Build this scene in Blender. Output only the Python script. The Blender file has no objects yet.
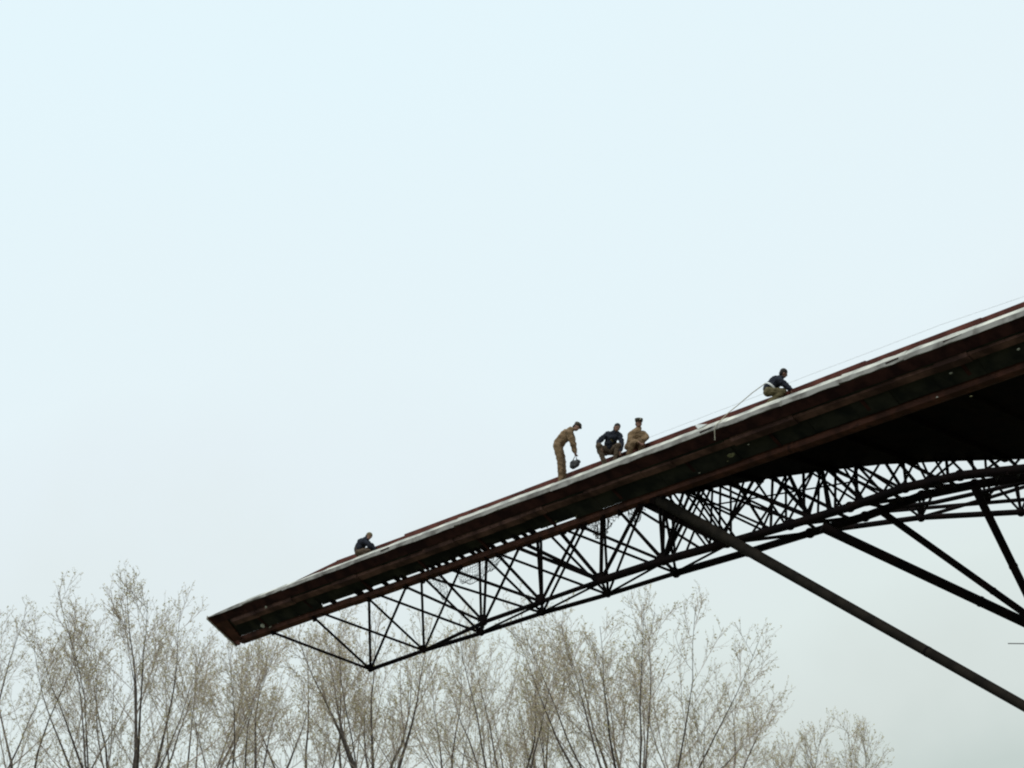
import bpy, bmesh, math, random
import numpy as np
from mathutils import Vector, Matrix, noise
sc = bpy.context.scene
R = math.radians

# ------------------------------------------------------------------ camera
PITCH = R(25); F = 1800.0
cd = bpy.data.cameras.new('camera'); cam = bpy.data.objects.new('camera', cd); sc.collection.objects.link(cam)
cd.sensor_width = 36; cd.lens = F * 36 / 1024; cd.clip_start = .1; cd.clip_end = 5000
cam.location = (0, 0, 1.6); cam.rotation_euler = (R(90) + PITCH, 0, 0); sc.camera = cam
sc.cycles.filter_width = 2.1
# ------------------------------------------------------------------ sky
w = bpy.data.worlds.new('World'); sc.world = w; w.use_nodes = True
nt = w.node_tree; N = nt.nodes; N.clear(); lk = nt.links.new
out = N.new('ShaderNodeOutputWorld')
sky = N.new('ShaderNodeTexSky'); sky.sky_type = 'NISHITA'; sky.sun_disc = False
SUN_EL, SUN_AZ = R(52), R(205)
sky.sun_elevation = SUN_EL; sky.sun_rotation = SUN_AZ
bg1 = N.new('ShaderNodeBackground'); bg1.inputs[1].default_value = .06; lk(sky.outputs[0], bg1.inputs[0])
tc = N.new('ShaderNodeTexCoord'); sep = N.new('ShaderNodeSeparateXYZ'); lk(tc.outputs['Generated'], sep.inputs[0])
mr = N.new('ShaderNodeMath'); mr.operation = 'MULTIPLY_ADD'; mr.inputs[1].default_value = -.2; lk(sep.outputs['X'], mr.inputs[0]); lk(sep.outputs['Z'], mr.inputs[2])
nz = N.new('ShaderNodeTexNoise'); nz.inputs['Scale'].default_value = 5; nz.inputs['Detail'].default_value = 5; lk(tc.outputs['Generated'], nz.inputs['Vector'])
m2 = N.new('ShaderNodeMath'); m2.operation = 'MULTIPLY_ADD'; m2.inputs[1].default_value = .18; lk(nz.outputs['Fac'], m2.inputs[0]); lk(mr.outputs[0], m2.inputs[2])
cr = N.new('ShaderNodeValToRGB'); lk(m2.outputs[0], cr.inputs[0])
e = cr.color_ramp.elements
e[0].position = .255; e[0].color = (.575, .655, .625, 1)
e[1].position = .70; e[1].color = (.80, .945, 1, 1)
for q_, c_ in ((.30, (.685, .755, .73)), (.36, (.755, .845, .83)), (.435, (.775, .86, .875)), (.48, (.80, .895, .935)), (.53, (.812, .925, .965))):
    k = e.new(q_); k.color = (*c_, 1)
bg2 = N.new('ShaderNodeBackground'); bg2.inputs[1].default_value = 1; lk(cr.outputs[0], bg2.inputs[0])
mx = N.new('ShaderNodeMixShader'); mx.inputs[0].default_value = .97
lk(bg1.outputs[0], mx.inputs[1]); lk(bg2.outputs[0], mx.inputs[2]); lk(mx.outputs[0], out.inputs[0])
# ------------------------------------------------------------------ sun
sd = bpy.data.lights.new('sun', 'SUN'); sd.energy = 1.1; sd.angle = R(14); sd.color = (1, .95, .88)
sun = bpy.data.objects.new('sun', sd); sc.collection.objects.link(sun)
sv = Vector((math.sin(SUN_AZ) * math.cos(SUN_EL), math.cos(SUN_AZ) * math.cos(SUN_EL), math.sin(SUN_EL)))
sun.rotation_euler = sv.to_track_quat('Z', 'Y').to_euler(); sun.location = (0, -20, 60)
vs = sc.view_settings; vs.view_transform = 'Standard'; vs.look = 'None'; vs.gamma = 1; vs.exposure = 0; vs.use_curve_mapping = False

# ------------------------------------------------------------------ canopy frame: s along the boom, p across it, h above its edge
CAM = np.array([0, 0, 1.6]); FW = np.array([0, math.cos(PITCH), math.sin(PITCH)]); UP = np.array([0, -math.sin(PITCH), math.cos(PITCH)])
T0 = np.array([-10.809, 61.505, 21.139]); D = np.array([.69915, -.71497, 0]); P = np.array([.71497, .69915, 0]); Z = np.array([0, 0, 1.])
def W(s, p, h): return Vector(T0 + D * s + P * p + Z * h)
def ray(x, y): return np.array([(x - 512) / F, 0, 0]) + UP * (384 - y) / F + FW
def atp(x, y, p):
    "point of the vertical plane p = const seen at x, y"
    r = ray(x, y); t = (p - np.dot(CAM - T0, P)) / np.dot(r, P); return Vector(CAM + r * t)
def atdepth(x, y, t): return Vector(CAM + ray(x, y) * t)
def s_of(x, p, h):
    "s of the point on the line (p, h) seen at column x"
    A = T0 + P * p + Z * h - CAM; k = (x - 512) / F
    return (k * np.dot(A, FW) - A[0]) / (D[0] - k * np.dot(D, FW))

# ------------------------------------------------------------------ materials
def mat(name, col, rough=.8, col2=None, scale=3, metal=0, bump=0, detail=4, lo=.4, hi=.62, trans=0, spec=.3, stretch=None, col3=None):
    m = bpy.data.materials.new(name); m.use_nodes = True; t = m.node_tree; b = t.nodes['Principled BSDF']
    b.inputs['Base Color'].default_value = (*col, 1); b.inputs['Roughness'].default_value = rough; b.inputs['Metallic'].default_value = metal
    b.inputs['Specular IOR Level'].default_value = spec
    tcn = t.nodes.new('ShaderNodeTexCoord'); n = t.nodes.new('ShaderNodeTexNoise'); n.inputs['Scale'].default_value = scale; n.inputs['Detail'].default_value = detail
    mp = t.nodes.new('ShaderNodeMapping'); t.links.new(tcn.outputs['Object'], mp.inputs[0]); t.links.new(mp.outputs[0], n.inputs['Vector'])
    if stretch: mp.inputs['Scale'].default_value = stretch
    if col2:
        r = t.nodes.new('ShaderNodeValToRGB'); r.color_ramp.elements[0].position = lo; r.color_ramp.elements[1].position = hi
        r.color_ramp.elements[0].color = (*col, 1); r.color_ramp.elements[1].color = (*col2, 1)
        if col3:
            q = r.color_ramp.elements.new(min(.98, hi + .09)); q.color = (*col3, 1)
        t.links.new(n.outputs['Fac'], r.inputs[0]); t.links.new(r.outputs[0], b.inputs['Base Color'])
    if bump:
        bp = t.nodes.new('ShaderNodeBump'); bp.inputs['Strength'].default_value = bump; bp.inputs['Distance'].default_value = .02
        t.links.new(n.outputs['Fac'], bp.inputs['Height']); t.links.new(bp.outputs[0], b.inputs['Normal'])
    if trans:
        tr = t.nodes.new('ShaderNodeBsdfTranslucent'); tr.inputs[0].default_value = (*col, 1); ms = t.nodes.new('ShaderNodeMixShader'); ms.inputs[0].default_value = trans
        o = t.nodes['Material Output']; t.links.new(b.outputs[0], ms.inputs[1]); t.links.new(tr.outputs[0], ms.inputs[2]); t.links.new(ms.outputs[0], o.inputs[0])
    return m
M = dict(
 steel=mat('black_steel', (.006, .0045, .005), .85, (.012, .007, .0065), 2.5, spec=.06),
 tube=mat('strut_paint', (.011, .009, .007), .8, (.020, .016, .012), 3, spec=.08),
 red=mat('red_brown_steel', (.055, .022, .016), .8, (.12, .046, .032), 2.2, spec=.2, col3=(.04, .018, .016)),
 mid=mat('faded_brown_steel', (.055, .027, .024), .85, (.17, .088, .074), 1.6, spec=.2),
 ridge=mat('red_lead_sheet', (.075, .022, .016), .8, (.14, .045, .032), 2, spec=.2),
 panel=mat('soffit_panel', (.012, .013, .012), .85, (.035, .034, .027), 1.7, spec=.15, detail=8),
 maroon=mat('dark_lining', (.022, .009, .009), .9, (.055, .021, .018), 2, spec=.1),
 zinc=mat('zinc_flashing', (.32, .315, .285), .7, (.62, .605, .53), 1.6, spec=.3, bump=.7, detail=9, lo=.34, hi=.55, col3=(.76, .74, .64)),
 lip=mat('grey_lip', (.13, .12, .11), .75, (.30, .29, .27), 2.2, spec=.2, bump=.5, detail=8, lo=.38, hi=.58),  # darker grey for the lower face of the flashing
 rim=mat('grey_rim', (.30, .27, .23), .7, (.48, .45, .40), 6),
 cable=mat('cable_grey', (.85, .86, .86), .6), rope=mat('hemp_rope', (.50, .46, .36), .9),
 net=mat('wire_net', (.16, .16, .15), .7, (.25, .24, .22), 8), scrap=mat('torn_pale_scrap', (.30, .30, .24), .8, (.55, .55, .48), 12),
 moss=mat('yellow_stain_scrap', (.10, .10, .045), .9, (.2, .19, .1), 14),
 bark=mat('bark', (.075, .06, .052), .9, (.14, .115, .098), 8), twig=mat('twig_bark', (.33, .26, .215), .9, (.46, .38, .32), 4),  # twig colour brightened to stand in for haze and bloom
 bud=mat('catkins_and_buds', (.56, .50, .25), .8, (.72, .60, .42), .8, trans=.3),
 grass=mat('ground_grass', (.05, .06, .028), .95, (.13, .12, .075), .25, detail=8), concrete=mat('footing_concrete', (.3, .29, .27), .9, (.4, .39, .37), 3),
 skin=mat('skin', (.23, .125, .09), .65), hair=mat('dark_hair', (.02, .016, .014), .7), eye=mat('eye', (.03, .02, .02), .3),
 khaki=mat('khaki_cloth', (.16, .102, .056), .95, (.26, .175, .10), 5, bump=.6), khaki2=mat('khaki_trousers', (.14, .09, .05), .95, (.22, .145, .082), 5, bump=.6),
 navy=mat('navy_cloth', (.012, .014, .023), .9, (.02, .023, .035), 8, bump=.5), olive=mat('olive_cloth', (.09, .075, .036), .95, (.14, .115, .06), 8, bump=.5),
 brown=mat('brown_cloth', (.075, .052, .035), .95, (.11, .08, .055), 8, bump=.5), boot=mat('black_leather', (.012, .011, .010), .5),
 cap=mat('cap_cloth', (.045, .036, .024), .9, (.07, .055, .035), 9), palecap=mat('tan_knit', (.11, .085, .045), .95, (.18, .14, .08), 14),
 white=mat('white_webbing', (.75, .76, .74), .7), tool=mat('tool_dark', (.022, .024, .028), .6, (.06, .06, .06), 12), brass=mat('badge', (.7, .66, .5), .4),
)

# ------------------------------------------------------------------ object helpers
def link(o, parent=None):
    sc.collection.objects.link(o)
    if parent: o.parent = parent; o.matrix_parent_inverse = Matrix.Translation(-parent.location)
    return o
def tag(o, label=None, cat=None, group=None, kind=None):
    if label: o['label'] = label
    if cat: o['category'] = cat
    if group: o['group'] = group
    if kind: o['kind'] = kind
    return o
def thing(name, loc, label, cat, group=None):
    o = bpy.data.objects.new(name, None); o.empty_display_size = .2; o.location = loc; link(o); return tag(o, label, cat, group)
class MB:
    def __init__(s): s.v = []; s.f = []; s.m = []; s.sm = []
    def add(s, vs, fs, mi=0, sm=False):
        b = len(s.v); s.v += [tuple(v) for v in vs]; s.f += [tuple(i + b for i in f) for f in fs]; s.m += [mi] * len(fs); s.sm += [sm] * len(fs)
        return s
    def tube(s, pts, rads, n=8, mi=0, cap=True):
        pts = [Vector(p) for p in pts]
        if isinstance(rads, (int, float)): rads = [rads] * len(pts)
        vs = []; ref = None
        for i, p in enumerate(pts):
            t = (pts[min(i + 1, len(pts) - 1)] - pts[max(i - 1, 0)]).normalized()
            if ref is None: ref = Vector((0, 0, 1)) if abs(t.z) < .9 else Vector((1, 0, 0))
            u = t.cross(ref).normalized(); v = t.cross(u); ref = -v if False else ref
            for k in range(n):
                a = 2 * math.pi * k / n; vs.append(p + (u * math.cos(a) + v * math.sin(a)) * rads[i])
        fs = [(i * n + k, i * n + (k + 1) % n, (i + 1) * n + (k + 1) % n, (i + 1) * n + k) for i in range(len(pts) - 1) for k in range(n)]
        s.add(vs, fs, mi, True)
        if cap:
            s.add(vs[:n], [tuple(range(n))], mi); s.add(vs[-n:], [tuple(range(n))], mi)
        return s
    def loft(s, A, B, mi=0):
        "closed prism between two equal outlines"
        n = len(A); s.add(list(A) + list(B), [(i, (i + 1) % n, (i + 1) % n + n, i + n) for i in range(n)] + [tuple(range(n))[::-1], tuple(range(n, 2 * n))], mi)
        return s
    def ball(s, c, r, mi=0, nu=8, nv=6):
        vs = []; c = Vector(c); rr = r if hasattr(r, '__len__') else (r, r, r)
        for j in range(nv + 1):
            th = math.pi * j / nv
            for i in range(nu):
                ph = 2 * math.pi * i / nu; vs.append(c + Vector((rr[0] * math.sin(th) * math.cos(ph), rr[1] * math.sin(th) * math.sin(ph), rr[2] * math.cos(th))))
        s.add(vs, [(j * nu + i, j * nu + (i + 1) % nu, (j + 1) * nu + (i + 1) % nu, (j + 1) * nu + i) for j in range(nv) for i in range(nu)], mi, True); return s
    def build(s, name, mats, parent=None):
        if not isinstance(mats, (list, tuple)): mats = [mats]
        me = bpy.data.meshes.new(name); me.from_pydata(s.v, [], s.f)
        for m_ in mats: me.materials.append(m_)
        me.polygons.foreach_set('material_index', s.m); me.polygons.foreach_set('use_smooth', s.sm); me.update()
        bm = bmesh.new(); bm.from_mesh(me); bmesh.ops.recalc_face_normals(bm, faces=bm.faces) if len(s.f) < 20000 else None; bm.to_mesh(me); bm.free()
        return link(bpy.data.objects.new(name, me), parent)
def strip(prof, s0, s1, dh0=0, dh1=0, dp=0, sk=None):
    "prism of a (p, h) outline from s0 to s1"
    sk = sk or [0] * len(prof)
    return MB().loft([W(s0, p + dp, h + dh0) for p, h in prof], [W(s1, p + dp, h + dh1) for p, h in prof])
rnd = random.Random(7)

# ------------------------------------------------------------------ ground
g = MB(); n = 60; ext = 2500
co = [math.copysign(abs(t) ** 2.2, t) * ext for t in np.linspace(-1, 1, n)]
g.add([(x, y, (.5 * noise.noise(Vector((x, y, 0)) * .03)) * min(1, math.hypot(x, y) / 40) - .0) for y in co for x in co], [(j * n + i, j * n + i + 1, (j + 1) * n + i + 1, (j + 1) * n + i) for j in range(n - 1) for i in range(n - 1)], 0, True)
tag(g.build('ground', M['grass']), kind='structure')

# ------------------------------------------------------------------ canopy (the boom and the broad roof it grows out of)
roof = thing('cantilevered_canopy', W(0, 0, 0), 'long dark cantilevered canopy with a white edge strip, tapering to a tip over the trees', 'canopy')
S1 = 46
# pale edge flashing, in lengths
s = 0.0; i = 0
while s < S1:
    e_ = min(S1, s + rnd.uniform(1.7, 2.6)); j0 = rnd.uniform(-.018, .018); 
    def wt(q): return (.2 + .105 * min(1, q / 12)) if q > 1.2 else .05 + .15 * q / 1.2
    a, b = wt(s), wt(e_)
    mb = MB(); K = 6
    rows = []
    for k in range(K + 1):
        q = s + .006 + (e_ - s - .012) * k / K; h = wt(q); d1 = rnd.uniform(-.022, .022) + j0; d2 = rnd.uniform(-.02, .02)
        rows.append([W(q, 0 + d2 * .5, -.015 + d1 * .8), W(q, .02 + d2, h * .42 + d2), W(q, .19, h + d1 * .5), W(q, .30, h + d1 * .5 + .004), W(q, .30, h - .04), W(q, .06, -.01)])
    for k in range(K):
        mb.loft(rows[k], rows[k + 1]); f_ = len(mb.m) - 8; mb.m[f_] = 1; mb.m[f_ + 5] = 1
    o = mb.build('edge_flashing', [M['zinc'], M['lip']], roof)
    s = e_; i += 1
# small dark pieces laid on the strip for its black dents
for q in (9.4, 22.8, 28.9, 30.6): MB().loft([W(q, .004, .10), W(q, -.012, .075), W(q, .03, .06), W(q, .03, .11)], [W(q + rnd.uniform(.3, .6), .004, .12), W(q + .38, -.012, .10), W(q + .38, .03, .09), W(q + .38, .03, .13)]).build('dark_mark', M['maroon'], roof)
# walkway sheet and red upstand behind it
strip([(.301, .16), (.301, .19), (.90, .215), (.90, .16)], 1.0, S1).build('walkway_sheet', M['ridge'], roof)
s = 2.7
while s < S1:
    e_ = min(S1, s + rnd.uniform(2.6, 4.2)); h0 = .56 if s < 3 else .82 + rnd.uniform(-.02, .02); h1 = .82 + rnd.uniform(-.02, .03)
    if s > 8: h0 += .05; h1 += .05
    MB().loft([W(s, .905, .17), W(s, .90, h0 * .98), W(s, .96, h0), W(s, 1.02, h0), W(s, 1.02, .17)], [W(e_ - .01, .905, .17), W(e_ - .01, .90, h1 * .98), W(e_ - .01, .96, h1), W(e_ - .01, 1.02, h1), W(e_ - .01, 1.02, .17)]).build('red_upstand', M['ridge'], roof); s = e_
MB().loft([W(2.8, 1.021, .55), W(2.8, 1.85, .30), W(2.8, 1.85, .26), W(2.8, 1.021, .50)], [W(19, 1.021, .80), W(19, 1.85, .30), W(19, 1.85, .26), W(19, 1.021, .70)]).build('roof_sheet', M['ridge'], roof)
# dark red-brown lining strip right below the flashing
strip([(.035, -.014), (.30, -.016), (.35, -.14), (.29, -.215)], .03, S1).build('maroon_lining', M['maroon'], roof)
# faded brown purlin, stepped piece after piece
s = .9
while s < S1:
    e_ = min(S1, s + rnd.uniform(.9, 2.4)); d = rnd.uniform(-.03, .03); dp = rnd.uniform(-.03, .03); sl = rnd.uniform(-.015, .02)
    strip([(.31, -.13), (.40, -.285), (.60, -.355), (.63, -.27), (.35, -.12)], s, e_ - .012, d, d + sl, dp).build('brown_purlin', M['mid'], roof); s = e_
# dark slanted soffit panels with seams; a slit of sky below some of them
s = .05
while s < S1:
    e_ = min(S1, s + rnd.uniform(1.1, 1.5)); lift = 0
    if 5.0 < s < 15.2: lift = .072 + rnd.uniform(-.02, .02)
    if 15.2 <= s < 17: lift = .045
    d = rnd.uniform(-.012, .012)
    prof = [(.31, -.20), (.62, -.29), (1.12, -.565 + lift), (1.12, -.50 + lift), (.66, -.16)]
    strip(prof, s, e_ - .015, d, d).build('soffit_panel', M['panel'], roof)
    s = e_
# red edge beam
s = .25
while s < S1:
    e_ = min(S1, s + 6.2); d = rnd.uniform(-.012, .012)
    strip([(1.19, -.53), (1.22, -.70), (1.36, -.745), (1.47, -.73), (1.47, -.50), (1.25, -.50)], s, e_ - .01, d, d + .01).build('red_edge_beam', M['red'], roof); s = e_
# cleats across the slit
for q in (5.6, 6.9, 7.05, 7.5, 8.9, 9.2, 10.6, 10.9, 11.25, 12.0, 13.0, 13.35, 13.9, 14.4, 15.1, 8.3, 10.1, 11.6, 12.5, 12.75, 14.8):
    ww = rnd.uniform(.05, .14)
    MB().loft([W(q, 1.0, -.36), W(q, 1.0, -.52), W(q, 1.3, -.60), W(q, 1.3, -.50)], [W(q + ww, 1.0, -.36), W(q + ww, 1.0, -.52), W(q + ww, 1.3, -.60), W(q + ww, 1.3, -.50)]).build('cleat', M['steel'], roof)
# cross ribs over the panels
for q in (2.0, 4.6, 7.6, 10.4, 13.2, 16.1, 18.9, 21.7, 24.6, 27.6, 30.6, 33.6, 36.6, 39.6):
    MB().loft([W(q, .60, -.27), W(q, .62, -.32), W(q, 1.14, -.57), W(q, 1.14, -.50)], [W(q + .11, .60, -.27), W(q + .11, .62, -.32), W(q + .11, 1.14, -.57), W(q + .11, 1.14, -.50)]).build('cross_rib', M['maroon'], roof)
# tip: end plate with a pale worn rim
MB().loft([W(-.02, .02, .02), W(-.02, .02, -.06), W(-.02, 1.33, -.76), W(-.02, 1.45, -.72), W(-.02, 1.45, .05), W(-.02, .3, .06)], [W(.04, .02, .02), W(.04, .02, -.06), W(.04, 1.33, -.76), W(.04, 1.45, -.72), W(.04, 1.45, .05), W(.04, .3, .06)]).build('end_plate', M['red'], roof)
MB().loft([W(-.07, -.01, .05), W(-.07, -.02, -.07), W(-.07, 1.34, -.80), W(-.07, 1.38, -.74)], [W(-.022, -.01, .05), W(-.022, -.02, -.07), W(-.022, 1.34, -.80), W(-.022, 1.38, -.74)]).build('worn_rim', M['rim'], roof)
MB().loft([W(.05, .25, -.17), W(.05, 1.2, -.66), W(.05, 1.2, -.60), W(.05, .25, -.12)], [W(.75, .25, -.17), W(.45, 1.2, -.66), W(.45, 1.2, -.60), W(.75, .25, -.12)]).build('end_trim', M['red'], roof)
# torn opening near the tip: pale scraps and a bent dark flap
def scrap(x, y, size, m, p=None, sq=1.0):
    p = p if p is not None else .8; c = atp(x, y, p); r_ = random.Random(int(x * 7 + y)); A = []; n_ = 9
    for k in range(n_):
        a = 2 * math.pi * k / n_; q = size * r_.uniform(.55, 1.1)
        A.append(c - Vector(P) * .05 + Vector(D) * math.cos(a) * q + (Vector(Z) * .7 - Vector(P) * .5) * math.sin(a) * q * sq + Vector((0, 0, r_.uniform(-.01, .01))))
    return MB().loft(A, [v + Vector(P) * .03 + Vector((0, 0, .02)) for v in A]).build('torn_scrap', m, roof)
scrap(261, 608.5, .10, M['scrap'], .38, .6); scrap(267, 607.5, .05, M['scrap'], .36); scrap(263.5, 626, .11, M['scrap'], .95, .9); scrap(271, 627.5, .08, M['scrap'], 1.0, .4)
for (x, y, q, m_) in ((732, 455.5, .17, 'moss'), (749.5, 445, .04, 'scrap'), (700.5, 473.5, .045, 'scrap'), (728.5, 462, .04, 'moss'), (780, 414, .07, 'moss'), (779, 428.5, .04, 'scrap'), (698, 444, .07, 'moss'),
                   (577, 517, .05, 'moss'), (557, 522, .06, 'moss'), (548, 528, .04, 'scrap'), (938, 398, .035, 'scrap'), (952, 374, .06, 'scrap'), (866, 396, .045, 'moss'), (1019, 350, .07, 'scrap'), (972, 397, .04, 'moss'), (370, 577, .04, 'scrap')):
    scrap(x, y, q * .8, M[m_], .75 if y < 470 else .8, .55)
# broad dark roof beyond the boom, its far edge running off to the right
edge = [(19.0, 1.37), (19.3, 1.95), (20.8, 2.5), (23.5, 3.55), (26.0, 4.95), (28.5, 7.06), (32, 10.5), (38, 17), (46, 26)]
for (a, b) in zip(edge[:-1], edge[1:]):
    MB().loft([W(a[0], 1.2, -.52), W(a[0], a[1], -.30), W(a[0], a[1], .25), W(a[0], 1.03, .80)],
              [W(b[0], 1.2, -.52), W(b[0], b[1], -.30), W(b[0], b[1], .25), W(b[0], 1.03, .80)]).build('broad_soffit', M['steel'], roof)
for q in range(14):
    s_ = 20.5 + q * 1.9; pe = np.interp(s_, [a for a, b in edge], [b for a, b in edge])
    MB().loft([W(s_, 1.4, -.52), W(s_ + .12, 1.4, -.52), W(s_ + .12, 1.4, -.68), W(s_, 1.4, -.68)], [W(s_, pe, -.30), W(s_ + .12, pe, -.30), W(s_ + .12, pe, -.44), W(s_, pe, -.44)]).build('roof_rib', M['steel'], roof)

# ------------------------------------------------------------------ trusses
def pdiag(x):  # distance p of the broad roof's far edge at image column x
    return np.interp(x, [600, 655, 703, 800, 900, 1024, 1060], [1.5, 1.95, 2.5, 3.5, 4.84, 7.06, 7.8])
ENDS = 0
def bar(parent, A, B, r=.045, name='web_bar'):
    return MB().tube([A, B], r, 8).build(name, M['steel'], parent)
def ext(a, b, ka, kb):
    d = (b - a); return a - d.normalized() * ka, b + d.normalized() * kb
TB = 1.33
nt_ = thing('near_truss', atp(484, 622, 1.9), 'nearer steel truss with the thick lower chord, hanging under the red edge beam', 'truss')
ft_ = thing('far_truss', atp(481, 633, 3.2), 'farther steel truss with the thin lower chord, running just below the thick one', 'truss')
dt_ = thing('inner_truss', atp(800, 500, 4), 'dense black lattice between the broad dark roof and the thick chord', 'truss')
bt_ = thing('back_truss', atp(921, 517.5, 9), 'thin straight truss with small pyramids of bars at lower right, behind the struts', 'truss')
nearN = {2: (484, 622), 3: (541.5, 601.6), 4: (601, 580.5), 5: (663, 560.6), 6: (727, 543), 7: (790, 525), 8: (850, 507), 9: (905, 487.5), 10: (960, 475.5), 11: (1040, 467)}
farN = {0: (370.5, 669.5), 1: (424, 650.5), 2: (481.5, 633), 3: (542.5, 613), 4: (608, 594.5), 5: (676, 573), 6: (748, 552), 7: (810, 533), 8: (865, 516.5), 9: (922, 495.5), 10: (975, 484.5), 11: (1040, 475)}
Nn = {k: atp(*v, 1.9) for k, v in nearN.items()}; Fn = {k: atp(*v, 3.2) for k, v in farN.items()}
Nn[1] = Nn[2] + (Nn[2] - Nn[3]) * .98 + Vector((0, 0, -.02))
def chord(parent, pts, r):
    for a, b in zip(pts[:-1], pts[1:]): MB().tube([a, b], r, 10).build('lower_chord', M['steel'], parent)
chord(nt_, [Nn[k] for k in (2, 3, 4)], .068); chord(nt_, [Nn[k] for k in (4, 5, 6)], .12); chord(nt_, [Nn[k] for k in (6, 7, 8, 9, 10, 11)], .115)
MB().tube([Nn[2], Fn[1]], .06, 8).build('lower_chord', M['steel'], nt_)
chord(ft_, [Fn[k] for k in (0, 1, 2, 3, 4, 5)], .07); chord(ft_, [Fn[k] for k in (5, 6, 7)], .105); chord(ft_, [Fn[k] for k in (7, 8, 9, 10, 11)], .115)
# paired thin runner beside the far chord
for k in range(1, 6): MB().tube([Fn[k] + Vector((0, 0, .03)), Nn[k + 1] + Vector((0, 0, -.06))], .035, 6).build('lacing_bar', M['steel'], ft_)
for k in range(2, 7): MB().tube([Nn[k], Fn[k]], .045, 6).build('lacing_bar', M['steel'], ft_)
for k in range(6, 11): MB().tube([Nn[k], Fn[k + 1]], .05, 6).build('lacing_bar', M['steel'], ft_)
for k in range(7, 11):
    for q in (.25, .5, .75):
        a_ = Nn[k].lerp(Nn[k + 1], q); b_ = Fn[k].lerp(Fn[k + 1], q + rnd.uniform(-.2, .2)); MB().tube([a_, b_], .05, 6).build('lacing_bar', M['steel'], ft_)
for k, c in Fn.items(): MB().ball(c, .10 if k < 5 else .15).build('node_joint', M['steel'], ft_)
for k, c in Nn.items():
    if k > 1: MB().ball(c, .12 if k < 5 else .15).build('node_joint', M['steel'], nt_)
def tops(lst, node, parent, r):
    for (x, y) in lst:
        a = atp(x, y, TB); a, b = ext(a, node, .12, 0); bar(parent, a, b, r)
r0 = .042
tops([(274, 633), (315, 618.5), (369, 599), (406, 587)], Fn[0], ft_, .046)
tops([(324, 614), (369, 599), (421.5, 580), (460.4, 568)], Fn[1], ft_, r0)
tops([(379, 595), (425, 579), (479.5, 559)], Fn[2], ft_, r0)
tops([(431, 578), (487, 559), (541, 539), (585, 526)], Fn[3], ft_, r0)
tops([(499, 554), (549, 534), (604, 518), (641.7, 508)], Fn[4], ft_, r0)
tops([(564, 529.5), (621, 513), (663, 500)], Fn[5], ft_, r0)
tops([(406, 587), (440, 575), (486.5, 557), (520.5, 545)], Nn[2], nt_, .045)
tops([(452, 570), (498, 555), (537.5, 539), (579, 527)], Nn[3], nt_, .05)
tops([(513, 546), (523, 543), (560, 532), (602, 517), (638, 508)], Nn[4], nt_, .058)
tops([(582, 527), (620, 512), (659, 500), (664, 500), (682, 497), (688, 498)], Nn[5], nt_, .046)
def gusset(parent, c, w_, h_, up_):
    n_ = Vector(P) * .012; k_ = [(-w_, 0), (w_, 0), (w_ * .55, -h_ * up_), (-w_ * .55, -h_ * up_)]
    A = [c + Vector(D) * a_ + Vector((0, 0, b_)) for a_, b_ in k_]
    MB().loft([v - n_ for v in A], [v + n_ for v in A]).build('gusset_plate', M['steel'], parent)
for (x, y) in ((274, 633), (315, 618.5), (369, 599), (379, 595), (406, 587), (423, 580), (460, 568), (487, 558), (499, 554), (521, 545), (538, 539), (564, 530.5), (583, 526), (603, 517.5), (620, 512), (640, 507)):
    gusset(ft_, atp(x, y - 1.5, 1.36), rnd.uniform(.11, .17), rnd.uniform(.12, .19), 1)
for k in (2, 3, 4, 5, 6): gusset(nt_, Nn[k] - Vector(P) * .09 + Vector((0, 0, .02)), .19, .20, -1)
for k in (0, 1, 2, 3, 4, 5): gusset(ft_, Fn[k] - Vector(P) * .09 + Vector((0, 0, .02)), .15, .15, -1)
bar(nt_, atp(645, 503, 1.6), Nn[6], .12, 'thick_brace')
bar(nt_, atp(642, 512, 1.6), atp(703, 550, 1.9), .04)
# dense lattice: lower ends on the thick chord, upper ends at the far edge of the broad roof
def yc(x): return np.interp(x, [v[0] for v in nearN.values()], [v[1] for v in nearN.values()])
def ye(x): return np.interp(x, [600, 650, 703, 752, 800, 845, 895, 952, 1024], [497, 497, 488, 479, 472, 466, 461, 459, 457])
def lat(x, y, lay):
    t = (yc(x) - y) / max(4, (yc(x) - ye(x))); t = max(-.05, min(1.1, t)); base = 1.9 + lay
    return atp(x, y, base + (pdiag(x) + lay * .5 - base) * t)
dens = []
def z(x0, y0, segs, f=.13672):
    for q in segs: dens.append((x0 + q[0] * f, y0 + q[1] * f, x0 + q[2] * f, y0 + q[3] * f, q[4] if len(q) > 4 else 1))
z(600, 480, [(530, 290, 550, 575), (690, 370, 625, 540), (700, 380, 790, 500), (540, 100, 640, 240), (620, 90, 790, 300), (720, 110, 650, 240), (740, 60, 650, 230, 1.5)])
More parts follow.
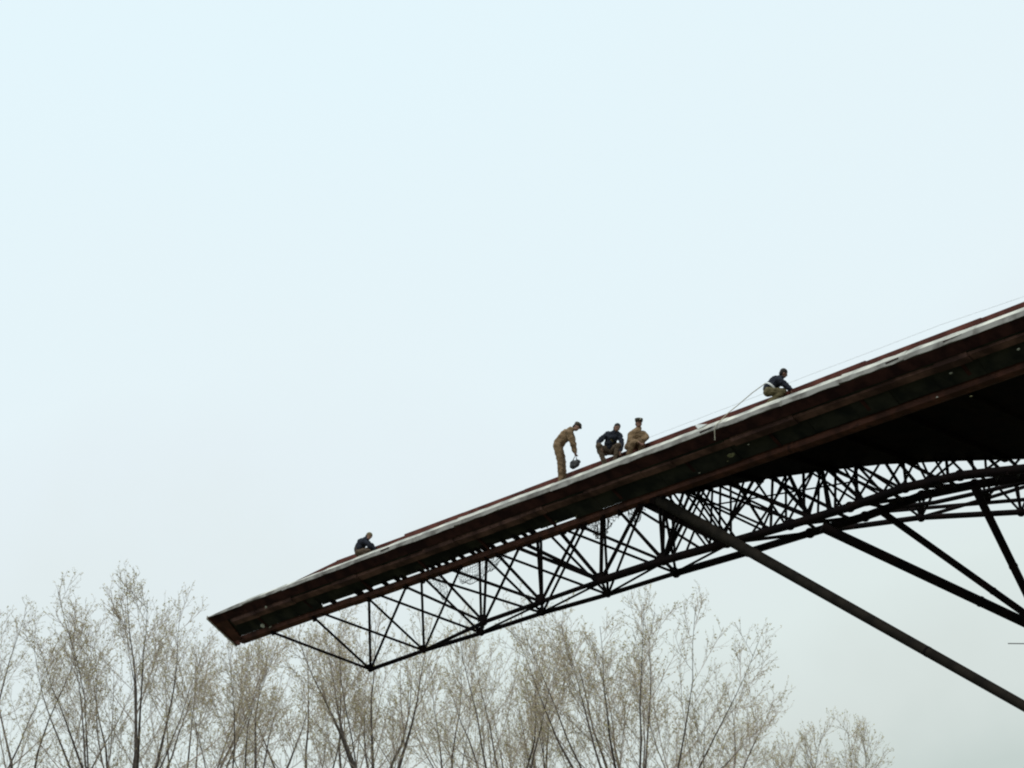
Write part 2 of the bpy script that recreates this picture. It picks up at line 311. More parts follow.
z(690, 450, [(30, 310, 250, 640), (70, 330, 280, 640), (110, 330, 330, 640), (165, 260, 150, 600), (222, 270, 215, 640), (297, 240, 300, 650), (470, 210, 240, 620, 1.5), (400, 280, 425, 640, 1.2),
 (470, 210, 600, 400), (560, 190, 370, 430), (605, 190, 590, 590, 1.2), (600, 180, 880, 480, 1.7), (700, 170, 702, 430), (715, 160, 860, 470, 1.8), (830, 160, 835, 480, 1.3), (700, 180, 520, 600), (440, 400, 350, 640),
 (310, 480, 540, 590), (130, 370, 310, 450), (190, 250, 400, 350), (270, 240, 760, 440, 1.9), (430, 380, 560, 590, 1.3), (440, 400, 740, 510, 1.2), (900, 160, 820, 320), (950, 270, 850, 470), (880, 160, 1040, 270), (980, 230, 1010, 430, 1.3),
 (840, 330, 1040, 430, 1.5), (790, 300, 700, 430), (600, 330, 780, 300, .7), (310, 470, 250, 640), (740, 180, 620, 360), (100, 300, 20, 470), (60, 320, 0, 440), (180, 270, 60, 480)])
z(790, 440, [(250, 280, 300, 520, 1.4), (215, 280, 160, 480), (212, 300, 205, 520), (332, 260, 330, 490, 1.1), (240, 290, 400, 390), (270, 210, 480, 400, 1.6), (190, 220, 260, 320), (350, 220, 470, 290), (330, 250, 450, 380), (380, 180, 490, 250),
 (480, 190, 490, 430, 1.6), (400, 380, 340, 490), (460, 310, 520, 410), (530, 200, 650, 280), (520, 210, 600, 300), (560, 260, 660, 370), (650, 180, 500, 420), (672, 170, 670, 350, 2.2), (470, 290, 650, 370), (600, 240, 770, 330, 1.3),
 (700, 170, 810, 340, 1.4), (810, 170, 720, 320), (830, 170, 845, 300, 1.2), (810, 180, 910, 300, 1.4), (900, 180, 840, 300), (850, 160, 1020, 250, 1.5), (985, 150, 910, 290), (965, 150, 1010, 250), (930, 170, 1000, 300)])
z(884, 430, [(380, 230, 430, 310), (410, 240, 340, 320), (480, 210, 540, 270), (455, 210, 465, 310, 1.3), (540, 210, 390, 330), (600, 200, 700, 330, 1.4), (700, 200, 620, 330), (780, 220, 860, 300, 1.4), (860, 210, 700, 320), (640, 200, 660, 330), (740, 210, 750, 330), (900, 200, 1010, 300, 1.4), (1000, 200, 900, 320)])
def run_full(a, b, c, d):
    def go(x, y, dx, dy):
        n_ = math.hypot(dx, dy); dx /= n_; dy /= n_
        for q in range(60):
            if y > yc(x) or y < ye(x): break
            x += dx; y += dy
        return x, y
    a2, b2 = go(a, b, a - c, b - d); c2, d2 = go(c, d, c - a, d - b)
    return a2, b2, c2, d2
for i, (a, b, c, d, k) in enumerate(dens[:98]):
    if i % 9 == 5: continue
    a, b, c, d = run_full(a, b, c, d)
    lay = 0 if i % 2 else .5
    p0, p1 = ext(lat(a, b, lay), lat(c, d, lay), .12, .03); bar(dt_, p0, p1, .035 * (1 + (k - 1) * .9), 'lattice_bar')
# upper rim girder of the lattice along the roof's far edge
for (a, b) in zip((690, 752, 820, 880, 950, 1024), (752, 820, 880, 950, 1024, 1050)):
    MB().tube([atp(a, ye(a) - 2, pdiag(a)), atp(b, ye(b) - 2, pdiag(b))], .12, 6).build('rim_girder', M['steel'], dt_)
# back truss, straight, p = 9
B = lambda x, y, p=9: atp(x, y, p)
low = [B(821, 531), B(921, 517.5), B(1021, 512), B(1121, 508)]; hi_ = [B(884, 511.5, 10), B(986.5, 498.5, 10), B(1090, 486, 10)]; hi2 = [B(884, 509, 8), B(935, 502.5, 8), B(986, 491, 8), B(1030, 481, 8)]
chord(bt_, low, .085); chord(bt_, [B(884, 511.5, 10), B(978, 503.5, 10), B(1090, 494, 10)], .06); chord(bt_, hi2, .065)
MB().tube([low[1], B(986.5, 498.5, 10)], .06, 8).build('web_bar', M['steel'], bt_); MB().tube([B(986.5, 498.5, 10), B(1040, 482, 9)], .06, 8).build('web_bar', M['steel'], bt_)
for c, ts in ((low[1], [(905, 506), (912, 496), (919, 492), (925, 492), (934, 492)]), (hi_[1], [(978, 486), (983, 484), (990, 483), (997, 486)]), (low[2], [(997, 486), (1012, 470), (1016, 475), (1030, 490)])):
    for t in ts: bar(bt_, B(*t, 8.6), c, .04)
    MB().ball(c, .14).build('node_joint', M['steel'], bt_)

# ------------------------------------------------------------------ support struts, down to concrete footings
def strut(top, bot_px, bot_depth, r, label, r2=None):
    rb = r2 or r
    b = atdepth(*bot_px, bot_depth); d = b - top; t = (top.z - .4) / -d.z; foot = top + d * t
    o = thing('support_strut', foot, label, 'strut', 'steel struts under the canopy')
    MB().tube([top, b, foot], [r, rb, rb], 20).build('tube', M['tube'] if r > .15 else M['steel'], o)
    MB().tube([foot + Vector((0, 0, -.6)), foot + Vector((0, 0, .5))], [1.1, .8], 16).build('footing', M['concrete'], o)
    if r > .15: MB().tube([top, top + d.normalized() * .25], r * 1.1, 20).build('end_collar', M['steel'], o)
    for q in (.30, .47):
        c = top + d * q * 2.6; MB().tube([c, c + d.normalized() * .06], rb * 1.12, 20).build('weld_collar', M['steel'], o)
    return foot
print(strut(atp(654, 497.5, 1.42), (1024, 706), 41, .165, 'thickest and longest steel strut, running down right from the red edge beam', .121))
print(strut(atp(822, 527, 1.9), (1024, 622), 47.5, .135, 'second strut, middle one of the three leaving the thick chord for the right edge'))
print(strut(atp(882, 512, 3.0), (1024, 613), 46.5, .095, 'thinner strut just above the second, crossing the straight back chord'))
print(strut(atp(973, 484, 2.2), (1024, 588), 45.5, .105, 'steepest strut, at the far right below the roof'))

# ------------------------------------------------------------------ cables, rope, nets, far rod
pts = []
for x, y in ((640, 441), (700, 418), (760, 395), (804, 377), (870, 352), (940, 325), (1024, 296.5), (1120, 260)): pts.append(atp(x, y, 1.4))
c = MB().tube(pts, .0045, 5).build('guard_cable', M['cable']); tag(c, 'faint pale cable running just above the red upstand of the canopy', 'cable')
# posts for it
rp = [atp(766.5, 382.5, .5), atp(752, 393, .55), atp(738, 405, .45), atp(728, 413, .30), atp(716, 425, -.03), atp(714.5, 430, -.03), atp(715, 440, -.02)]
c = MB().tube(rp, .012, 6).build('rope', M['rope']); tag(c, 'pale rope from the waist of the rightmost worker, hanging over the white edge', 'rope')
c = MB().loft([atp(695, 425.5, .15), atp(697, 424.5, .15), atp(707, 424, .12), atp(698, 429, .12)], [v + Vector(P) * .02 for v in (atp(695, 425.5, .15), atp(697, 424.5, .15), atp(707, 424, .12), atp(698, 429, .12))]).build('torn_flashing', M['white'], roof)
def net(corners, p, nu, nv, label, sag=.0, wob=.04, r=.006, seed=0, m='net'):
    A, B_, C_, D_ = [atp(x, y, p) for x, y in corners]; mb = MB(); rr = random.Random(seed)
    def q(u, v):
        b = (A * (1 - u) + B_ * u) * (1 - v) + (D_ * (1 - u) + C_ * u) * v
        return b + Vector((noise.noise(Vector((u * 4, v * 4, seed))) * wob, noise.noise(Vector((u * 4, v * 4, seed + 9))) * wob * 3, noise.noise(Vector((u * 3, v * 4, seed + 5))) * wob * 2 - sag * math.sin(u * math.pi) * (v)))
    for i in range(nu + 1): mb.tube([q(i / nu, k / 8) for k in range(9)], r, 4, cap=False)
    for j in range(nv + 1): mb.tube([q(k / 10, j / nv) for k in range(11)], r * (2.2 if j == nv else 1), 4, cap=False)
    return tag(mb.build('wire_net', M[m]), label, 'net', 'torn wire nets in the truss')
net([(428, 578), (440, 574), (449, 592), (443, 600)], 2.4, 8, 10, 'narrow torn wire net strip hanging left in the truss', .1, .08, .006, 2)
net([(455, 570), (490, 556), (484, 574), (462, 584)], 2.4, 14, 9, 'wide sagging wire net in the middle of the truss left of the thin strip', .15, .08, .0065, 3)
net([(489, 555), (510, 549), (498, 564), (487, 573)], 2.4, 9, 8, 'thin slanting wire net strip close below the red beam', .05, .06, .007, 4)
net([(580, 524), (622, 511), (611, 523), (592, 530)], 1.8, 10, 7, 'crumpled dark wire net bundled below the red beam where the strut begins', .25, .25, .008, 5)
net([(622, 508), (645, 500), (640, 513), (634, 517)], 1.8, 7, 6, 'small crumpled wire net at the top end of the thickest strut', .1, .25, .008, 6)
mast = thing('antenna_mast', (38, 90, 0), 'thin dark horizontal rod entering at the right edge below the struts', 'mast')  # antenna rod on an unseen off-frame pole, carries no lamp
e1 = atdepth(1008, 643.5, 95); e2 = atdepth(1110, 644.5, 95); mast.location = (e2.x, e2.y, 0)
MB().tube([(e2.x, e2.y, 0), (e2.x, e2.y, e2.z + 1)], [.12, .06], 12).build('pole', M['steel'], mast); MB().tube([e2, e1], .026, 8).build('arm', M['steel'], mast)

# ------------------------------------------------------------------ trees: bare poplars breaking into bud
def bezier_dir(d, up, k): return (d * (1 - k) + up * k).normalized()
def tree(px, base_depth, top_y, spread, seed, label, nlimb=9, lean=(0, 0), fork_y=790, dens_=1.0, thick=.2):
    r_ = random.Random(seed); x0 = atdepth(px, 760, base_depth); bx, by = x0.x - lean[0], x0.y
    top = atdepth(px, top_y, base_depth); H = top.z; forkz = max(5, atdepth(px, fork_y, base_depth).z)
    o = thing('bare_tree', (bx, by, 0), label, 'tree', 'budding bare trees behind the canopy')
    tr = MB(); V = []; FC = []; MI = []
    base = Vector((bx, by, -.2)); up = Vector((0, 0, 1))
    fork = Vector((bx + lean[0] * .6, by + lean[1], forkz - 2.5))
    tp = [base.lerp(fork, t) + Vector((r_.uniform(-.1, .1), r_.uniform(-.1, .1), 0)) * (1 if 0 < t < 1 else 0) for t in (0, .25, .5, .75, 1)]
    tr.tube(tp, [thick * 1.9, thick * 1.5, thick * 1.25, thick * 1.1, thick * .9], 10)
    def twigtube(pts, r0_, r1_, mi=0):
        b = len(V); n_ = len(pts)
        for i, p in enumerate(pts):
            t = (pts[min(i + 1, n_ - 1)] - pts[max(i - 1, 0)]); u = t.cross(Vector((.3, 1, .2))).normalized(); v = t.normalized().cross(u); rr = r0_ + (r1_ - r0_) * i / (n_ - 1)
            for a in ((1, 0), (-.5, .866), (-.5, -.866)): V.append(p + (u * a[0] + v * a[1]) * rr)
        for i in range(n_ - 1):
            for k in range(3): FC.append((b + i * 3 + k, b + i * 3 + (k + 1) % 3, b + (i + 1) * 3 + (k + 1) % 3, b + (i + 1) * 3 + k)); MI.append(mi)
    def bud(p, sz):
        b = len(V); a = Vector((r_.uniform(-1, 1), r_.uniform(-1, 1), r_.uniform(-1, 1))).normalized() * sz; c = a.cross(Vector((r_.uniform(-1, 1), r_.uniform(-1, 1), r_.uniform(-1, 1)))).normalized() * sz * .55
        V.extend([p - a, p + c, p + a, p - c]); FC.append((b, b + 1, b + 2, b + 3)); MI.append(1)
    def path(p, d, L, n_, upk, jit):
        pts = [p]; st = L / n_
        for i in range(n_):
            d = bezier_dir(d, up, upk); d = (d + Vector((r_.gauss(0, jit), r_.gauss(0, jit), r_.gauss(0, jit)))).normalized(); p = p + d * st; pts.append(p)
        return pts
    def side(d, ang):
        q = d.cross(Vector((r_.gauss(0, 1), r_.gauss(0, 1), r_.gauss(0, 1)))).normalized()
        return (d * math.cos(ang) + q * math.sin(ang)).normalized()
    def at(pts, t):
        i = min(len(pts) - 2, int(t * (len(pts) - 1))); f = t * (len(pts) - 1) - i; return pts[i].lerp(pts[i + 1], f), (pts[i + 1] - pts[i]).normalized()
    CUT = 15.5
    nlimb = max(5, int(nlimb * .78))
    for li in range(nlimb):
        a = 2 * math.pi * (li + r_.uniform(-.3, .3)) / nlimb * (2.0 if False else 1); k = r_.uniform(.3, 1) ** .6 if li else .1
        zs = r_.uniform(.55, 1) if li else 1
        st = tp[-1] if li < 3 else tp[-2].lerp(tp[-1], r_.uniform(.1, 1)); 
        hgt = (H - st.z) * (1 - .19 * k * k) * r_.uniform(.93, 1.07); tgt = st + Vector((math.cos(a) * spread * k, math.sin(a) * spread * k * .8, hgt))
        d0 = (tgt - st).normalized(); d0 = (d0 + Vector((math.cos(a), math.sin(a), 0)) *   .45 * k).normalized()
        L = (tgt - st).length; pts = path(st, d0, L, 9, .05, .07)
        r1 = thick * r_.uniform(.34, .6)
        tr.tube(pts, [max(.010, r1 * (1 - i / 9.3) ** 1.15) for i in range(10)], 6)
        nb = int(20 * dens_)
        for bi in range(nb):
            t = .10 + .895 * ((bi + r_.random()) / nb) ** .72; p, d = at(pts, t)
            if r_.random() < min(.72, max(0, (H - p.z - 3.5) / 5.5)): continue
            if p.z + 3 < CUT: continue
            major = bi % 4 == 1
            L2 = (1 - t) * L * (.62 if major else .36) + r_.uniform(.45, 1.25); p2 = path(p, side(d, R(r_.uniform(26, 56))), L2, 6, .075, .05)
            rb = max(.011, r1 * (1 - t) * (.55 if major else .36)); twigtube(p2, rb, .007)
            nc = int(2 + L2 * 2.9)
            for ci in range(nc):
                t2 = .12 + .88 * (ci + r_.random()) / nc; p, d = at(p2, t2)
                if p.z + 1 < CUT: continue
                L3 = (1 - t2) * L2 * .42 + r_.uniform(.25, .6); p3 = path(p, side(d, R(r_.uniform(25, 60))), L3, 4, .13, .06); twigtube(p3, .0085, .004)
                nd = int(1 + L3 * 4 * dens_)
                for di in range(nd):
                    t3 = .15 + .85 * (di + r_.random()) / nd; p, d = at(p3, t3); L4 = r_.uniform(.12, .36)
                    p4 = path(p, side(d, R(r_.uniform(25, 65))), L4, 2, .1, .1); twigtube(p4, .005, .003)
                    for _ in range(3):
                        bud(at(p4, r_.uniform(.3, 1))[0] + Vector((r_.gauss(0, .02), r_.gauss(0, .02), r_.gauss(0, .02))), r_.uniform(.018, .05))
    tr.build('trunk', M['bark'], o)
    me = bpy.data.meshes.new('crown'); me.from_pydata([tuple(v) for v in V], [], FC); me.materials.append(M['twig']); me.materials.append(M['bud']); me.polygons.foreach_set('material_index', MI); me.update()
    link(bpy.data.objects.new('crown', me), o)
TREES = [ # px, depth, top y, spread m, seed, label, limbs, lean, fork y
 (-25, 82, 578, 2.6, 1, 'bare tree cut off by the left edge of the photo', 8, (0, 0), 800),
 (46, 78, 566, 2.2, 2, 'slim leaning bare tree between the left edge and the big round crown', 6, (1.6, 0), 830),
 (132, 74, 560, 3.8, 3, 'tallest bare tree at left with a big round crown left of the canopy tip', 17, (0, 0), 775),
 (208, 84, 596, 2.0, 4, 'bare tree right behind the canopy tip, half hidden by the tall left tree', 8, (.3, 0), 790),
 (262, 76, 618, 2.3, 5, 'bare tree directly below the canopy tip', 8, (.6, 0), 790),
 (312, 82, 630, 1.8, 6, 'slender bare tree between the canopy tip and the first truss node', 6, (.8, 0), 800),
 (376, 73, 588, 3.0, 7, 'dark forked bare tree directly below the first truss node', 11, (.2, 0), 745),
 (446, 84, 612, 2.1, 8, 'bare tree behind the left bays of the truss, right of the forked tree', 7, (0, 0), 800),
 (505, 77, 608, 2.3, 9, 'bare tree below the middle of the truss, left of the wide fan crown', 8, (.2, 0), 800),
 (548, 88, 650, 2.0, 10, 'pale distant bare tree left beside the wide fan crown', 7, (0, 0), 810),
 (634, 72, 572, 3.6, 11, 'wide fan shaped bare tree below the thick strut start', 17, (0, 0), 790),
 (724, 78, 660, 2.3, 12, 'bare tree leaning right beside the wide fan crown', 8, (1.6, 0), 830),
 (786, 86, 730, 2.0, 13, 'low bare tree top second from the right end of the row', 7, (0, 0), 860),
 (535, 104, 650, 3.2, 25, 'pale far bare tree low behind the middle of the row', 9, (0, 0), 840),
 (845, 82, 732, 1.8, 14, 'lowest bare tree top at the right end of the row', 8, (0, 0), 850),
]
for t in TREES: tree(*t)

# ------------------------------------------------------------------ people
def cap_geo(bm, a, b, ra, rb, n=12):
    a, b = Vector(a), Vector(b); d = b - a; L = d.length
    for c, r in ((a, ra), (b, rb)):
        bmesh.ops.create_uvsphere(bm, u_segments=n, v_segments=8, radius=r, matrix=Matrix.Translation(c))
    if L > 1e-4:
        q = d.to_track_quat('Z', 'Y').to_matrix().to_4x4(); bmesh.ops.create_cone(bm, cap_ends=True, segments=n, radius1=ra, radius2=rb, depth=L, matrix=Matrix.Translation((a + b) / 2) @ q)
def ell(bm, c, r, rot=None, n=16):
    m = Matrix.Translation(Vector(c)) @ (rot or Matrix()) @ Matrix.Diagonal((*r, 1)); bmesh.ops.create_uvsphere(bm, u_segments=n, v_segments=10, radius=1, matrix=m)
def fuse(name, bm, m, parent, vox=.012, sm=4, wob=0, seed=0):
    me = bpy.data.meshes.new(name); bm.to_mesh(me); bm.free(); o = bpy.data.objects.new(name, me); sc.collection.objects.link(o)
    r = o.modifiers.new('r', 'REMESH'); r.mode = 'VOXEL'; r.voxel_size = vox
    s_ = o.modifiers.new('s', 'SMOOTH'); s_.iterations = sm; s_.factor = .5
    dg = bpy.context.evaluated_depsgraph_get(); me2 = bpy.data.meshes.new_from_object(o.evaluated_get(dg)); bpy.data.objects.remove(o)
    if wob:
        me2.calc_normals_split() if hasattr(me2, 'calc_normals_split') else None
        for v in me2.vertices:
            k = noise.noise(v.co * 9 + Vector((seed, 0, 0))) + .5 * noise.noise(v.co * 22 + Vector((seed, 3, 0))); v.co += v.normal * k * wob
    me2.name = name; me2.materials.clear(); me2.materials.append(m); me2.polygons.foreach_set('use_smooth', [True] * len(me2.polygons)); me2.update()
    return link(bpy.data.objects.new(name, me2), parent)
def hand(bm, wrist, d, palm_n, curl=.5):
    "palm, four unequal fingers and a thumb; d points along the hand, palm_n out of the palm"
    d = Vector(d).normalized(); nrm = Vector(palm_n); nrm = (nrm - d * nrm.dot(d)).normalized(); sd_ = d.cross(nrm)
    pc = Vector(wrist) + d * .05
    for k in (-.026, 0, .026): cap_geo(bm, Vector(wrist) + sd_ * k * .6, pc + sd_ * k + d * .035, .017, .014, 8)
    for k, L in ((-.033, .066), (-.011, .078), (.011, .084), (.033, .074)):
        a = pc + sd_ * k + d * .042; dd = (d * math.cos(curl) + nrm * math.sin(curl)); b = a + dd * L * .45; d2 = (d * math.cos(curl * 2.4) + nrm * math.sin(curl * 2.4)); c_ = b + d2 * L * .32; d3 = (d * math.cos(curl * 3.4) + nrm * math.sin(curl * 3.4))
        cap_geo(bm, a, b, .0092, .0085, 8); cap_geo(bm, b, c_, .0085, .008, 8); cap_geo(bm, c_, c_ + d3 * L * .25, .008, .0072, 8)
    a = Vector(wrist) + d * .025 + sd_ * .03; b = a + (d * .7 + sd_ * .7 + nrm * .3) * .04; cap_geo(bm, a, b, .012, .0105, 8); cap_geo(bm, b, b + (d * .9 + nrm * .5) * .03, .0105, .009, 8)
def person(base, scale_px, J, label, top_m, leg_m, cap=None, hairc='hair', belt=None, belly=None, collar=False):
    """J: joints as (px right of the feet point, px up, metres away from the viewer); scale_px = pixels per metre"""
    o = thing('person', base, label, 'person')
    def q(j):
        x, y, d = J[j]
        if j[:2] == 'ft': return Vector(base) + Vector((x / scale_px, d, .012))
        v = ray(ORG[0] + x, ORG[1] - y); t = (base[1] + d) / v[1]; return Vector(CAM + v * t)
    K = {j: q(j) for j in J}
    hd, nk, ch, pe = K['head'], K['neck'], K['chest'], K['pelvis']; face = Vector(J['face_dir'] if False else (0, 0, 0))
    fd = FACE.pop(0); fd = Vector(fd).normalized(); upv = (hd - nk).normalized(); upv = (upv - fd * upv.dot(fd)).normalized(); sdv = fd.cross(upv)
    rot = Matrix((sdv, fd, upv)).transposed().to_4x4()
    bm = bmesh.new()
    ell(bm, hd + upv * .02, (.085, .105, .118), rot); ell(bm, hd - upv * .055 + fd * .022, (.064, .074, .066), rot)          # skull, jaw
    ell(bm, hd - upv * .012 + fd * .107, (.013, .02, .024), rot, 8); ell(bm, hd - upv * .05 + fd * .092, (.026, .012, .012), rot, 8)  # nose, lips
    for sg in (-1, 1): ell(bm, hd - upv * .005 + sdv * .087 * sg, (.010, .018, .032), rot, 8)
    cap_geo(bm, hd - upv * .06, nk, .055, .06)
    ax = (K['shR'] - K['shL']); 
    cap_geo(bm, nk, ch, .07, .13); cap_geo(bm, K['shL'].lerp(ch, .25), K['shR'].lerp(ch, .25), .085, .085); cap_geo(bm, ch, pe, .13, .12); cap_geo(bm, K['hipL'], K['hipR'], .10, .10)
    for s_ in 'LR':
        cap_geo(bm, K['sh' + s_], K['el' + s_], .055, .042); cap_geo(bm, K['el' + s_], K['ha' + s_], .042, .027)
        dd = (K['ha' + s_] - K['el' + s_]).normalized(); hand(bm, K['ha' + s_], (dd + Vector((0, 0, -.3))), Vector((-.2, .2, -1)) if abs(dd.z) < .8 else Vector((.8, .3, 0)), .45)
        cap_geo(bm, K['hip' + s_], K['kn' + s_], .085, .058); cap_geo(bm, K['kn' + s_], K['ft' + s_] + Vector((0, 0, .08)), .058, .040)
        cap_geo(bm, K['ft' + s_] + Vector((0, 0, .05)), K['ft' + s_] + Vector((fd.x * .15, fd.y * .15, .035)), .042, .032)
    body = fuse('body', bm, M['skin'], o, .0075, 2)
    # jacket
    bm = bmesh.new(); cap_geo(bm, nk - upv * .01, ch, .095, .18); cap_geo(bm, K['shL'].lerp(ch, .2), K['shR'].lerp(ch, .2), .115, .115); cap_geo(bm, ch, ch.lerp(pe, .85), .172, .165)
    for s_ in 'LR': cap_geo(bm, K['sh' + s_], K['el' + s_], .092, .074); cap_geo(bm, K['el' + s_], K['el' + s_].lerp(K['ha' + s_], .93), .074, .052)
    cap_geo(bm, ch.lerp(pe, .6), pe, .145, .15)
    fuse('jacket', bm, M[top_m], o, .013, 3, .032, 3)
    bm = bmesh.new(); cap_geo(bm, ch.lerp(pe, .75), pe, .135, .14); cap_geo(bm, K['hipL'], K['hipR'], .125, .125)
    for s_ in 'LR': cap_geo(bm, K['hip' + s_], K['kn' + s_], .125, .095); cap_geo(bm, K['kn' + s_], K['ft' + s_] + Vector((0, 0, .12)), .093, .075)
    fuse('trousers', bm, M[leg_m], o, .013, 3, .028, 8)
    for s_ in 'LR':
        bm = bmesh.new(); f_ = K['ft' + s_]; cap_geo(bm, f_ + Vector((0, 0, .16)), f_ + Vector((0, 0, .06)), .055, .052); cap_geo(bm, f_ + Vector((-fd.x * .03, -fd.y * .03, .05)), f_ + Vector((fd.x * .17, fd.y * .17, .045)), .05, .043)
        fuse('boot', bm, M['boot'], o, .011, 3)
    for sg in (-1, 1):
        MB().ball(hd + upv * .012 + fd * .097 + sdv * .034 * sg, .011).build('eye', M['eye'], o)
    bm = bmesh.new(); ell(bm, hd + upv * .055 - fd * .008, (.094, .108, .100), rot); ell(bm, hd - fd * .05 - upv * .0, (.088, .068, .09), rot)
    fuse('hair', bm, M[hairc], o, .009, 3)
    if cap == 'field':      # visored field cap: flat crown, band, short peak
        bm = bmesh.new()
        def disc(c, r1, r2, h): bmesh.ops.create_cone(bm, cap_ends=True, segments=24, radius1=r1, radius2=r2, depth=h, matrix=Matrix.Translation(c) @ rot)
        disc(hd + upv * .105, .110, .121, .09)
        cap_o = fuse('cap', bm, M['cap'], o, .008, 3)
        bm2 = MB(); A = []; 
        for k in range(9): a = math.pi * (k / 8); A.append(hd + upv * (.072 - .018 * math.sin(a)) + sdv * math.cos(a) * .095 + fd * (.065 + math.sin(a) * .10))
        bm2.loft(A, [v + upv * .008 for v in A]).build('visor', M['boot'], cap_o)
        bm3 = MB(); bm3.ball(hd + upv * .105 + fd * .118, (.02, .018, .018)); bm3.build('badge', M['brass'], cap_o)
    if cap == 'knit':
        bm = bmesh.new(); ell(bm, hd + upv * .06 - fd * .01, (.102, .114, .105), rot); fuse('knit_cap', bm, M['palecap'], o, .009, 3)
    if belt:
        c = pe.lerp(ch, belt); d_ = (ch - pe).normalized(); u = d_.cross(Vector((0, 1, .1))).normalized(); v = d_.cross(u); mb = MB(); n_ = 24
        ring = [[c + (u * math.cos(2 * math.pi * i / n_) + v * math.sin(2 * math.pi * i / n_)) * rr_ + d_ * h_ for i in range(n_)] for rr_, h_ in ((.176, -.028), (.180, .028), (.165, .028), (.165, -.028))]
        allv = [x for r_ in ring for x in r_]; mb.add(allv, [(a * n_ + i, a * n_ + (i + 1) % n_, ((a + 1) % 4) * n_ + (i + 1) % n_, ((a + 1) % 4) * n_ + i) for a in range(4) for i in range(n_)], 0, True); mb.build('belt', M['white'], o)
    if belly:
        bm = bmesh.new(); cap_geo(bm, ch + Vector((.0, -.085, -.04)), pe.lerp(ch, .25) + Vector((.02, -.045, 0)), .085, .10); fuse('shirt_front', bm, M[belly], o, .012, 3, .008)
    return o, K
# feet points on the walkway (p = .45)
def foot(x, p=.45, h=.205): return W(s_of(x, p, h), p, h)
FACE = [(.85, -.35, -.42), (.35, -.85, -.30), (.30, -.9, -.10), (.95, .15, -.35), (.8, -.45, -.35)]
# man 1: standing, bent forward, one arm down to the bag
f1 = foot(562.5)
ORG = (562.5, 476)
P1, K1 = person(f1, 34.5, dict(ftL=(-1.5, 0, -.10), ftR=(2, 1, .14), knL=(-2.5, 14.5, -.11), knR=(.5, 15, .13), hipL=(-5, 29.5, -.10), hipR=(-4, 29.5, .10), pelvis=(-4.5, 31, 0), chest=(3.4, 41, 0), neck=(9.0, 46.4, 0),
    shL=(6.8, 43, -.19), shR=(7.4, 43.6, .17), elL=(9.0, 34, -.20), elR=(11.0, 35, .12), haL=(12.0, 24, -.12), haR=(13.0, 24, .02), head=(13.6, 48.4, 0)),
    'standing khaki uniformed man in a field cap, bent over a dark bag', 'khaki', 'khaki2', 'field')
# man 2
f2 = foot(606)
ORG = (606, 459)
P2, K2 = person(f2, 35, dict(ftL=(-1, 0, -.10), ftR=(8, 2, -.02), knL=(-7.5, 13, -.26), knR=(12.5, 13, -.24), hipL=(0, 7.5, .16), hipR=(6.5, 8, .16), pelvis=(3, 10, .17), chest=(6, 21.5, .0), neck=(9, 27.5, -.08),
    shL=(1.0, 24.5, .0), shR=(13.2, 24, .02), elL=(-7.5, 17.5, -.06), elR=(16.0, 15, -.10), haL=(-5.5, 11, -.24), haR=(14, 7.5, -.26), head=(10.8, 31, -.13)),
    'bareheaded man in a navy jacket, squatting between the two khaki uniformed men', 'navy', 'brown', None, belly='olive')
# man 3
f3 = foot(629)
ORG = (629, 452.5)
P3, K3 = person(f3, 35.5, dict(ftL=(-1, 0, -.08), ftR=(10, 3.5, -.05), knL=(4, 9, -.30), knR=(14, 13, -.28), hipL=(-.5, 5.5, .12), hipR=(6, 7, .16), pelvis=(2, 8.5, .14), chest=(6.5, 17.5, .02), neck=(9.4, 23.6, -.04),
    shL=(2.0, 18.0, -.02), shR=(15.0, 18.4, .04), elL=(1.0, 12, -.14), elR=(17.5, 15.5, -.02), haL=(9.5, 10.5, -.32), haR=(14, 10.5, -.26), head=(9.8, 28.8, -.08)),
    'khaki uniformed man in a field cap with a badge, squatting beside the navy jacketed man', 'khaki', 'khaki2', 'field')
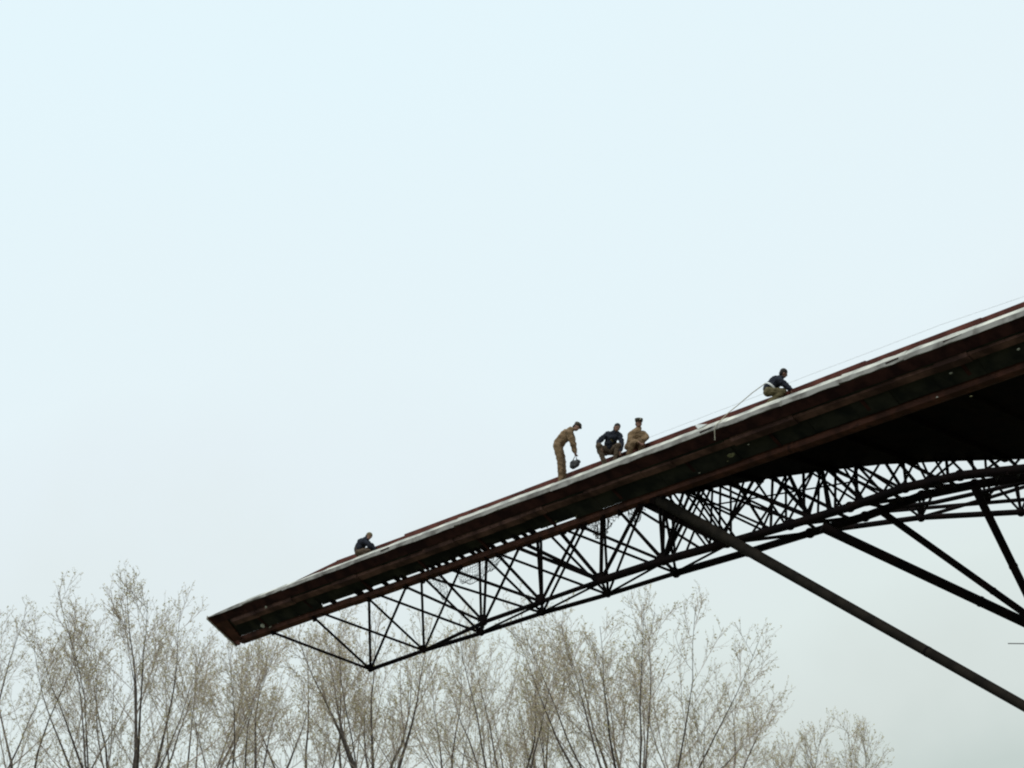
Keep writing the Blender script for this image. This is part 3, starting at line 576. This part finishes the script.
# man 4
f4 = foot(768)
ORG = (767.5, 400)
P4, K4 = person(f4, 37.5, dict(ftL=(-1, 0, -.10), ftR=(4, 1.5, .12), knL=(15, 8, -.13), knR=(16, 9, .14), hipL=(.5, 8, -.10), hipR=(1, 8, .10), pelvis=(1, 10.5, 0), chest=(8.5, 18, 0), neck=(13.5, 22.5, 0),
    shL=(11.5, 19.5, -.18), shR=(12, 20.5, .17), elL=(17.5, 14.5, -.2), elR=(19, 15, .16), haL=(22.5, 9.5, -.14), haR=(24, 10, .14), head=(15.8, 26.3, -.02)),
    'bareheaded man in a navy jacket with white waist strap, crouching alone', 'navy', 'olive', None, belt=.25)
# man 5
f5 = foot(360)
ORG = (357.5, 556)
P5, K5 = person(f5, 31.5, dict(ftL=(0, 0, -.08), ftR=(5, 1.5, .12), knL=(11, 5, -.16), knR=(12, 6, .14), hipL=(1, 3.5, -.08), hipR=(1.5, 3.5, .10), pelvis=(1, 6, 0), chest=(4.5, 12.5, 0), neck=(9, 17.0, 0),
    shL=(6.0, 14.5, -.18), shR=(7.5, 15, .17), elL=(13, 9.5, -.2), elR=(15, 10, .16), haL=(17, 6.5, -.12), haR=(18, 7, .12), head=(11.2, 19.3, 0)),
    'man in a dark jacket and tan knit cap, crouching alone near the canopy tip', 'navy', 'brown', 'knit')
# dark bag under man 1's hand
bg = atp(574.8, 463.8, .42); rr = random.Random(4)
bo = thing('tool_bag', bg - Vector((0, 0, .15)), 'small dark lumpy bag held by the bent man just above the deck', 'bag')
bm = bmesh.new(); ell(bm, bg, (.15, .10, .12)); ell(bm, bg + Vector((.08, 0, .07)), (.10, .08, .07)); ell(bm, bg + Vector((-.05, 0, -.07)), (.11, .10, .09)); fuse('bag_body', bm, M['tool'], bo, .012, 2, .02, 5)
hp = (K1['haL'] + K1['haR']) / 2 + Vector((.03, 0, -.07)); MB().tube([bg + Vector((-.07, 0, .07)), bg + Vector((-.03, 0, .16)), hp, bg + Vector((.05, 0, .17)), bg + Vector((.08, 0, .08))], .014, 8).build('strap', M['tool'], bo)
